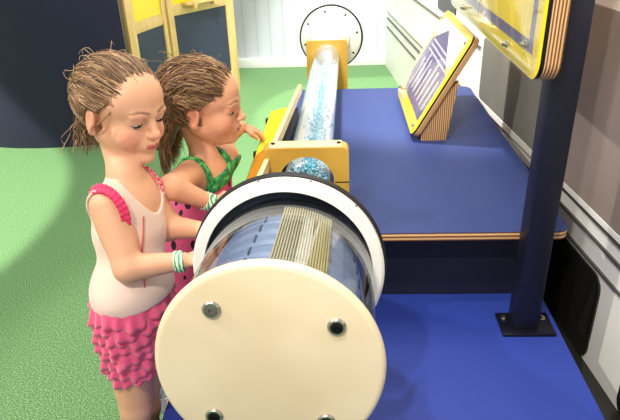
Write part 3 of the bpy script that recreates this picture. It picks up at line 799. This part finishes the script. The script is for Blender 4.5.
SK1 = dict(base=lin((226, 170, 136)), blush=lin((222, 128, 104)), lip=lin((190, 88, 80)))
SK2 = dict(base=lin((222, 162, 128)), blush=lin((214, 118, 98)), lip=lin((184, 92, 92)))
def body_mask_mesh(f): P, F = f.mesh(); return relax(P, F, 2, .4), F
def clip_region(f, fn):
    """intersect the field with fn(P) < 0"""
    sl, P = f.slab(f.lo, f.lo+f.h*(f.n-1)); f.V[sl] = np.maximum(f.V[sl], fn(P).astype(np.float32))
def eyes(root, Rm, c, s, gaze=.0):
    for sy in (-1, 1):
        cc = c+Rm@(np.array((.0668, sy*.030, .0020))*s)
        # eyeball: cornea patch facing down and forward
        bm_ = MB(); n1, n2 = 14, 20; r = .0140*s; vs = []; cols = []
        g = Rm@np.array((math.cos(rad(-32)), -.0, math.sin(rad(-32))))
        for i in range(n1+1):
            for k in range(n2):
                th = PI*i/n1; ph = 2*PI*k/n2; v = np.array((math.sin(th)*math.cos(ph), math.sin(th)*math.sin(ph), math.cos(th)))
                vs.append(tuple(cc+v*r)); d_ = v@g
                cols.append(lin((24, 16, 14)) if d_ > .95 else lin((70, 46, 32)) if d_ > .84 else lin((224, 214, 206)))
        fs = [(i*n2+k, (i+1)*n2+k, (i+1)*n2+(k+1) % n2, i*n2+(k+1) % n2) for i in range(n1) for k in range(n2)]
        o = bm_.add(vs, fs).build('eye', M['eye'], root, angle=180); set_cols(o, cols)
        pts = []
        for t in np.linspace(-1, 1, 13):
            yy = sy*.030+t*.0150; dx_ = math.sqrt(max(0, .0158**2-(t*.0128)**2))
            pts.append(tuple(c+Rm@(np.array((.0660+dx_*.96, yy, -.0030+.0035*t*t))*s)))
        MB().tube(pts, [.0006*s+.0010*s*math.sin(PI*(i+.5)/13) for i in range(13)], 6).build('eyelashes', M['lash'], root)
def sneaker(root, heel, toe, up=(0, 0, 1)):
    h = Vector(heel); t = Vector(toe); d = (t-h); L = d.length; ang = math.atan2(d.y, d.x)
    Mx = T(h, (0, 0, ang)); L_ = L
    f = Field((-.03, -.045, .0), (L+.03, .045, .12), .003)
    f.ell((.03, 0, .030), (.042, .030, .034), None, .012); f.ell((L*.66, 0, .020), (.052, .034, .026), None, .02); f.cone((.028, 0, .03), (.026, 0, .070), .030, .030, .012)
    f.ell((.026, 0, .088), (.024, .024, .03), None, .006, 's')
    P, F = f.mesh(); P = relax(P, F, 2); Mn = np.array(Mx)
    so = np_obj('shoe', P@Mn[:3, :3].T+Mn[:3, 3], F, M['shoe'], root)
    MB().prism([(x, y) for x, y in rrect(-.014, -.030, L+.008, .030, .028)], .014, Mx, .003).build('shoe_sole', M['sole'], so)
    ls = MB()
    for k in range(4):
        x = .058+.014*k; z = .057-.007*k
        ls.tube([Mx @ Vector((x, -.018, z-.006)), Mx @ Vector((x+.003, 0, z+.002)), Mx @ Vector((x, .018, z-.006))], .0022, 6)
    ls.build('shoe_laces', M['sole'], so)
    return so
def wband(a, b, r, w, n=20, wob=.0015):
    """wrist band around the arm from a to b"""
    y = (Vector(b)-Vector(a)).normalized(); x = y.orthogonal().normalized(); z = x.cross(y)
    Mx = Matrix(((x.x, y.x, z.x, a[0]), (x.y, y.y, z.y, a[1]), (x.z, y.z, z.z, a[2]), (0, 0, 0, 1)))
    return MB().lathe([(r, -w/2), (r+.0022, -w/2+.001), (r+.0022, w/2-.001), (r, w/2), (r-.001, w/2), (r-.001, -w/2)], 40, Mx, True)

def wavy(path, amp, freq, rng, rr=None):
    n = len(path); ph = rng.rand(3)*6.28; out = []
    for i, p in enumerate(path):
        t = i/(n-1); e = min(1, t*3)
        out.append(p+np.array((math.sin(freq*t*6.28+ph[0]), math.sin(freq*t*6.28*1.13+ph[1]), math.sin(freq*t*6.28*.9+ph[2])))*amp*e)
    return out

def clear_ear(pth):
    """longest run of the strand that keeps clear of the ears"""
    ok = [all(np.linalg.norm((np.array(p)-np.array((-.006, sg*.082, -.012)))/np.array((.022, .03, .028))) >= 1 for sg in (-1, 1)) for p in pth]
    best = []; cur = []
    for p, k in zip(pth, ok):
        cur = cur+[p] if k else []
        if len(cur) > len(best): best = cur
    return best

# ---------------------------------------------------------------- girl in the cream top and pink ruffle skirt
def girl_one():
    rng = np.random.RandomState(3)
    root = empty('person', (-.56, 1.125, 0)); R0_ = np.array(root.location)
    az = -22; Rb = Rz(az)
    hc = np.array((-.474, 1.262, .999)); s = 1.05
    Rm = Rz(-31)@Ry(12)@Rx(-4)
    sh = lambda *a: [np.array(p) for p in a]
    Pv, Be, Ch, Uc = sh((-.484, 1.128, .530), (-.474, 1.138, .630), (-.474, 1.178, .745), (-.468, 1.192, .812))
    def torso(f, g=0, k=.03):
        f.ell(Pv, (.080+g, .092+g, .085+g), Rb, k); f.ell(Be, (.078+g, .086+g, .090+g), Rb, k)
        f.ell(Ch, (.068+g, .086+g, .090+g), Rb, k); f.ell(Uc, (.052+g, .080+g, .050+g), Rb, k)
    f = Field((-.68, .98, 0.0), (-.22, 1.42, 1.13), .003)
    torso(f)
    Rs, Re, Rw = (-.492, 1.124, .832), (-.450, 1.064, .712), (-.338, 1.090, .712)
    Ls, Le, Lw = (-.458, 1.240, .824), (-.402, 1.236, .715), (-.322, 1.206, .724)
    nb = (-.474, 1.206, .868)
    f.cone(Uc+(0, 0, .0), nb, .045, .034, .03); f.cone(nb, hc+Rm@np.array((-.030, 0, -.055)), .034, .036, .02)
    for a, b, c_, d in ((Rs, Re, Rw, (1, .22, .02)), (Ls, Le, Lw, (1, -.45, 0))):
        f.cone(a, b, .037, .030, .03); f.cone(b, c_, .030, .0195, .012)
        hd_ = np.array(c_)+np.array(d)/np.linalg.norm(d)*.008
        hand(f, hd_, d, (.1, 0, 1), .8, .98, -1 if a is Rs else 1)
    for hp, kn, an in (((-.500, 1.092, .47), (-.506, 1.075, .300), (-.534, 1.085, .06)), ((-.470, 1.165, .47), (-.506, 1.160, .300), (-.530, 1.172, .06))):
        f.cone(hp, kn, .058, .039, .03); f.cone(kn, np.array(kn)*.62+np.array(an)*.38+np.array((-.008, 0, 0)), .037, .037, .01); f.cone(np.array(kn)*.62+np.array(an)*.38+np.array((-.008, 0, 0)), an, .036, .023, .02)
        f.ell(np.array(an)+Rz(-75)@np.array((.040, 0, -.028)), (.055, .024, .020), Rz(-75), .02)
    head_prims(f, Rm, hc, s)
    P, F = f.mesh(); P = relax(P, F, 1, .35)
    C = skin_cols(P, Rm, hc, s, SK1['base'], SK1['blush'], SK1['lip'], hairline)
    body = np_obj('body', P-R0_, F, M['skin'], root, C)
    eyes(root, Rm, hc-R0_, s)
    # tank top
    f = Field((-.62, .98, .57), (-.34, 1.34, .90), .003)
    torso(f, .007); f.ell((-.478, 1.126, .618), (.082, .096, .060), Rb, .03)
    f.cone(Uc, nb, .049, .037, .03)
    for a, b in ((Rs, Re), (Ls, Le)): f.cone(a, np.array(a)*.8+np.array(b)*.2, .043, .036, .03)
    f.ell(np.array(nb)+Rb@np.array((.045, 0, -.012)), (.058, .046, .080), Rb, .006, 's')
    f.ell(np.array(nb)+np.array((0, 0, .04)), (.055, .054, .05), Rb, .006, 's')
    for a, b, sg in ((Rs, Re, -1), (Ls, Le, 1)):
        cc = np.array(a)+Rb@np.array((.008, sg*.026, -.014)); f.ell(cc, (.043, .036, .056), Rb, .004, 's')
    clip_region(f, lambda Q: .600+.10*(Q[..., 0]+.48)-Q[..., 2])
    P, F = f.mesh(); P = relax(P, F, 2)
    top = np_obj('tank_top', P-R0_, F, M['shirt'], root)
    # piping line down the side front, following the surface of the top
    def surf(x, y, z):     # ray from the torso axis outwards along local direction to the top's surface
        from mathutils.bvhtree import BVHTree
        return None
    dg = bpy.context.evaluated_depsgraph_get()
    from mathutils.bvhtree import BVHTree
    bv = BVHTree.FromPolygons([tuple(p) for p in P], [tuple(q) for q in F])
    def cast(z, ang, out=.0015):
        ctr = Vector((-.478+.02*(z-.62)*.5, 1.135+(z-.62)*.33, z)); d = Vector(tuple(Rb@np.array((math.cos(ang), math.sin(ang), 0))))
        h = bv.ray_cast(ctr+d*.25, -d)
        return (h[0]+d*out-Vector(R0_), d) if h[0] is not None else None
    pts = [cast(z, rad(-38+14*(z-.6)/.25)) for z in np.linspace(.80, .66, 14)]
    pts = [p[0] for p in pts if p]
    if len(pts) > 3: MB().tube(pts, .0018, 6).build('piping', M['piping'], top)
    # ruffles round the armholes
    for (a, sg) in ((Rs, -1), (Ls, 1)):
        cc = Vector(np.array(a)+Rb@np.array((.006, sg*.010, -.012))-R0_); path = []; nor = []
        for k in range(90):
            t = rad(-70+ 320*k/89) if sg < 0 else rad(-70+320*k/89)
            v = Rb@np.array((math.cos(t)*.047, 0, math.sin(t)*.056)); n_ = Rb@np.array((math.cos(t)*.8, sg*.65, math.sin(t)*.8))
            path.append(tuple(cc+Vector(v))); nor.append(tuple(n_))
        ruffle_band(path, nor, .020, .0042, 26, 'arm_ruffle', M['ruffle'], top, .001)
    # ruffle skirt
    lining = MB(); vs = []; fs = []; n = 64
    rows = [(.625, .078, .092), (.56, .080, .094), (.48, .074, .088), (.42, .066, .080)]
    def sk_c(z): t = (.625-z)/.215; return np.array((-.478-.008*t, 1.128-.008*t, z))
    for z, rx, ry in rows:
        for k in range(n): a = 2*PI*k/n; vs.append(tuple(sk_c(z)+Rb@np.array((rx*math.cos(a), ry*math.sin(a), 0))-R0_))
    for i in range(len(rows)-1):
        for k in range(n): k2 = (k+1) % n; fs.append((i*n+k, i*n+k2, (i+1)*n+k2, (i+1)*n+k))
    sk = MB().add(vs, fs).build('skirt', M['skirt'], root, angle=180)
    md = sk.modifiers.new('solid', 'SOLIDIFY'); md.thickness = .002
    tiers = 8
    for tI in range(tiers):
        z0 = .618-.0235*tI; hgt = .050; n = 240; K = 7; vs = []; fs = []; ph = rng.rand()*6; wv = 9+rng.randint(3)
        for i in range(n):
            a = 2*PI*i/n
            wob = .5*math.sin(a*wv+ph)+.5*math.sin(a*(wv*2+1)+ph*2.3); sc = .5+.5*math.sin(a*wv*.5+ph*1.7)
            for k in range(K):
                u = k/(K-1); z = z0-hgt*u*(.72+.28*sc)
                t_ = min(1, max(0, (.625-z)/.215)); rx = .079+.004*math.sin(PI*t_)-.013*t_; ry = .093+.004*math.sin(PI*t_)-.012*t_
                g = .003+.012*u+.0085*u*wob
                vs.append(tuple(sk_c(z)+Rb@np.array(((rx+g)*math.cos(a), (ry+g)*math.sin(a), 0))-R0_))
        for i in range(n):
            i2 = (i+1) % n
            for k in range(K-1): fs.append((i*K+k, i*K+k+1, i2*K+k+1, i2*K+k))
        o = MB().add(vs, fs).build('skirt_ruffle', M['skirt'], sk, angle=180)
        md = o.modifiers.new('solid', 'SOLIDIFY'); md.thickness = .0014
    # bracelet
    a = np.array(Rw)-R0_; b = a+np.array((.11, .022, .006))
    wband(a*.93+(np.array(Re)-R0_)*.07, b, .0215, .020).build('bracelet', M['bracelet'], root)
    sneaker(root, np.array((-.542, 1.112, 0))-R0_, np.array((-.510, .990, 0))-R0_); sneaker(root, np.array((-.538, 1.204, 0))-R0_, np.array((-.506, 1.084, 0))-R0_)
    # hair pulled back into a loose low tail
    lo = hc-.16; hi = hc+.16
    bp, bf, bc = hair_base(Rm, hc, s, [((-.085, .0, -.035), (.034, .038, .040), .02)],
        CUTS,
        lin((118, 86, 60)), lo, hi)
    paths = []
    pal1 = [(88, 62, 42), (118, 86, 58), (150, 114, 78), (196, 160, 118), (72, 50, 34), (130, 98, 66)]
    def col(k=None): return np.array(lin(pal1[rng.randint(len(pal1)) if k is None else k]))*(.85+.3*rng.rand())
    G_ = np.array((-.098, 0, -.040))
    for k in range(2400):
        d0 = root_dir(rng, HR, rng.rand() < .45)
        e = G_-HC+rng.normal(0, .012, 3); e = e/np.linalg.norm(e/HR)
        # bow sideways so strands sweep over the ear rather than straight across the crown
        mid = d0*.5+e*.5+np.array((-.02, d0[1]*.45, .045)); mid = mid/np.linalg.norm(mid/HR)
        pth = arc_on_head(d0, mid, HR, 8)[:-1]+arc_on_head(mid, e, HR, 8)
        lift = 1.015+.03*rng.rand()+(.03 if rng.rand() < .03 else 0)
        pth = [HC+p*(1+(lift-1)*min(1, (i+.5)/3)) for i, p in enumerate(pth)]
        pth = clear_ear(pth)
        if len(pth) < 4: continue
        paths.append((wavy(pth, .0022, rng.uniform(1.2, 2.6), rng), rng.uniform(.0004, .0012), col()))
    for k in range(220):    # short tail and nape wisps
        p = G_+rng.normal(0, (.008, .018, .010), 3)+np.array((.01, 0, 0)); q = p+np.array((-.004+.02*rng.rand(), rng.normal(0, .022), -.055-.030*rng.rand()))
        pth = [p*(1-t)+q*t+np.array((-.012*math.sin(PI*t), 0, 0)) for t in np.linspace(0, 1, 9)]
        paths.append((wavy(pth, .005, rng.uniform(.6, 1.6), rng), rng.uniform(.0004, .0012), col()))
    for k in range(26):     # flyaways
        a = rng.uniform(-1.3, 1.3); d = np.array((rng.uniform(-1, .4), math.sin(a), math.cos(a)*.9+.1)); d = d/np.linalg.norm(d/HR)
        p = HC+d*.99; q = HC+d*rng.uniform(1.02, 1.08)+rng.normal(0, .014, 3)+np.array((-.02, 0, 0))
        pth = [p*(1-t)+q*t+d*.12*math.sin(PI*t) for t in np.linspace(0, 1, 8)]
        paths.append((wavy(pth, .003, 1, rng), .0005, np.array(lin((196, 164, 122)))))
    for k in range(5):      # loose strand across the temple towards the ear
        p = np.array((.040, -.064, .028-.002*k)); q = np.array((-.002, -.088, -.034+.003*k)); m_ = np.array((.022, -.082, -.020+.004*k))
        pth = [p*(1-t)**2+2*m_*t*(1-t)+q*t*t for t in np.linspace(0, 1, 10)]
        paths.append((wavy(pth, .0015, 1, rng), .0006, col(2)))
    build_hair(root, Rm, hc-R0_, s, paths, None, base_fn=(bp-R0_, bf, bc))
    tag(root, 'girl in a cream tank top and rose ruffle skirt, the nearer of two', 'person', 'girls at the exhibit')

# ---------------------------------------------------------------- girl in the watermelon dress
def girl_two():
    rng = np.random.RandomState(8)
    root = empty('person', (-.52, 1.42, 0)); R0_ = np.array(root.location)
    az = -18; Rb = Rz(az)
    hc = np.array((-.352, 1.515, .928)); s = 1.05
    Rm = Rz(-2)@Ry(9)@Rx(2)
    sh = lambda *a: [np.array(p) for p in a]
    Pv, Be, Ch, Uc = sh((-.420, 1.455, .500), (-.400, 1.465, .590), (-.372, 1.490, .690), (-.360, 1.500, .742))
    def torso(f, g=0, k=.03):
        f.ell(Pv, (.074+g, .084+g, .080+g), Rb, k); f.ell(Be, (.074+g, .080+g, .082+g), Rb, k)
        f.ell(Ch, (.064+g, .084+g, .080+g), Rb, k); f.ell(Uc, (.048+g, .082+g, .046+g), Rb, k)
    f = Field((-.62, 1.22, 0.0), (-.20, 1.86, 1.06), .003)
    torso(f)
    Rs, Re, Rw = (-.385, 1.425, .770), (-.392, 1.266, .806), (-.314, 1.318, .735)
    Ls, Le, Lw = (-.318, 1.574, .758), (-.352, 1.700, .752), (-.300, 1.770, .772)
    nb = (-.362, 1.500, .790)
    f.cone(Uc, nb, .043, .032, .03); f.cone(nb, hc+Rm@np.array((-.030, 0, -.055)), .032, .035, .02)
    for a, b, c_, d, up, cu in ((Rs, Re, Rw, (1, .12, .05), (0, -.3, 1), .7), (Ls, Le, Lw, (1, .35, -.45), (.3, 0, 1), .75)):
        f.cone(a, b, .036, .029, .03); f.cone(b, c_, .0295, .019, .012)
        hand(f, np.array(c_)+np.array(d)/np.linalg.norm(d)*.006, d, up, cu, .98, -1 if a is Rs else 1)
    for hp, kn, an in (((-.440, 1.420, .45), (-.495, 1.405, .26), (-.532, 1.405, .06)), ((-.425, 1.495, .45), (-.535, 1.490, .26), (-.598, 1.484, .06))):
        f.cone(hp, kn, .054, .037, .03); f.cone(kn, an, .036, .022, .02); f.ell(np.array(an)+Rz(-80)@np.array((.040, 0, -.030)), (.052, .023, .019), Rz(-80), .02)
    head_prims(f, Rm, hc, s)
    P, F = f.mesh(); P = relax(P, F, 1, .35)
    C = skin_cols(P, Rm, hc, s, SK2['base'], SK2['blush'], SK2['lip'], hairline)
    np_obj('body', P-R0_, F, M['skin'], root, C)
    eyes(root, Rm, hc-R0_, s)
    loc_y = lambda Q: (Q[..., :2]-np.array((-.37, 1.49)))@Rb[:2, 1]
    # dress body and flared skirt
    f = Field((-.60, 1.28, .30), (-.22, 1.66, .82), .0035)
    torso(f, .008); f.cone((-.405, 1.462, .60), (-.445, 1.450, .42), .088, .112, .03); f.cone((-.445, 1.450, .42), (-.452, 1.448, .36), .112, .122, .01)
    clip_region(f, lambda Q: np.maximum(.345-Q[..., 2], Q[..., 2]-.722-.25*(Q[..., 0]+.37)))
    for a, sg in ((Rs, -1), (Ls, 1)): f.ell(np.array(a)+np.array((0, sg*.01, -.02)), (.044, .040, .050), None, .003, 's')
    P, F = f.mesh(); P = relax(P, F, 2); dr = np_obj('dress', P-R0_, F, M['melon'], root)
    f = Field((-.50, 1.36, .68), (-.26, 1.64, .84), .0025)
    torso(f, .011); f.cone(Uc, nb, .047, .036, .03)
    for a, b in ((Rs, Re), (Ls, Le)): f.cone(a, np.array(a)*.9+np.array(b)*.1, .043, .040, .03)
    def yoke(Q):
        zz = Q[..., 2]-.25*(Q[..., 0]+.37); ly = np.abs(loc_y(Q))
        band = np.maximum(zz-.736, .702-zz); strap = np.maximum(np.abs(ly-.052)-.0085, .702-zz)
        return np.minimum(band, strap)
    clip_region(f, yoke)
    for a, sg in ((Rs, -1), (Ls, 1)): f.ell(np.array(a)+np.array((0, sg*.02, -.02)), (.046, .040, .052), None, .003, 's')
    P, F = f.mesh(); P = relax(P, F, 1); tag(np_obj('dress_yoke', P-R0_, F, M['green'], root), 'green leaf-print yoke and straps')
    a = np.array(Rw)-R0_; b = np.array(Re)-R0_
    wband(a*.90+b*.10, a, .0215, .024).build('bracelet', M['bracelet'], root)
    sneaker(root, np.array((-.533, 1.430, 0))-R0_, np.array((-.520, 1.318, 0))-R0_); sneaker(root, np.array((-.600, 1.510, 0))-R0_, np.array((-.580, 1.398, 0))-R0_)
    sk_ = MB()
    for an in ((-.531, 1.405, .085), (-.594, 1.484, .085)):
        v = Vector(an)-Vector(R0_); MB().lathe([(.026, -.016), (.028, -.012), (.028, .016), (.026, .020)], 24, T(v, (PI/2, 0, 0))).build('sock', M['sock'], root)
    # wavy loose hair
    lo = hc-np.array((.22, .18, .24)); hi = hc+.16
    bp, bf, bc = hair_base(Rm, hc, s*1.01, [((-.085, 0, -.02), (.045, .058, .060), .03), ((-.100, 0, -.085), (.032, .045, .060), .03)],
        CUTS,
        lin((100, 72, 50)), lo, hi)
    paths = []
    pal2 = [(92, 64, 42), (122, 88, 58), (154, 118, 82), (184, 150, 110), (72, 48, 32), (136, 100, 68)]
    def col(k=None): return np.array(lin(pal2[rng.randint(len(pal2)) if k is None else k]))*(.85+.3*rng.rand())
    for k in range(2200):
        HR2 = HR*1.01; d0 = root_dir(rng, HR2, rng.rand() < .6); y = d0[1]
        e = np.array((-.100+.02*rng.rand(), y*.7+rng.normal(0, .02), -.035-.02*rng.rand()))-HC; e = e/np.linalg.norm(e/HR2)
        mid = d0*.5+e*.5+np.array((-.02, d0[1]*.45, .045)); mid = mid/np.linalg.norm(mid/HR2)
        pth = arc_on_head(d0, mid, HR2, 8)[:-1]+arc_on_head(mid, e, HR2, 8)
        lift = 1.01+.06*rng.rand(); pth = [HC+p*(1+(lift-1)*min(1, (i+.5)/3)) for i, p in enumerate(pth)]
        n0_ = len(pth); pth = clear_ear(pth) if rng.rand() < .8 else pth
        if len(pth) < 4: continue
        if rng.rand() < .55 and np.linalg.norm(pth[-1]-np.array(e+HC)) < .05:
            L_ = rng.uniform(.06, .16); last = pth[-1]
            pth += [last+np.array((-.008*math.sin(t*3), y*.1*t, -L_*t)) for t in np.linspace(.12, 1, 8)]
        paths.append((wavy(pth, .0062, rng.uniform(1.8, 3.6), rng), rng.uniform(.0005, .0014), col()))
    for k in range(28):
        a = rng.uniform(-1.3, 1.3); d = np.array((rng.uniform(-1, .5), math.sin(a), math.cos(a)*.9+.1)); d = d/np.linalg.norm(d/HR)
        p = HC+d*1.02; q = HC+d*rng.uniform(1.10, 1.2)+rng.normal(0, .016, 3)+np.array((-.02, 0, 0))
        pth = [p*(1-t)+q*t+d*.1*math.sin(PI*t) for t in np.linspace(0, 1, 8)]
        paths.append((wavy(pth, .004, 1.2, rng), .0006, np.array(lin((150, 118, 84)))))
    build_hair(root, Rm, hc-R0_, s, paths, None, base_fn=(bp-R0_, bf, bc))
    tag(root, 'younger girl in a pink watermelon dress with green straps, holding the yellow console', 'person', 'girls at the exhibit')
girl_one()
girl_two()
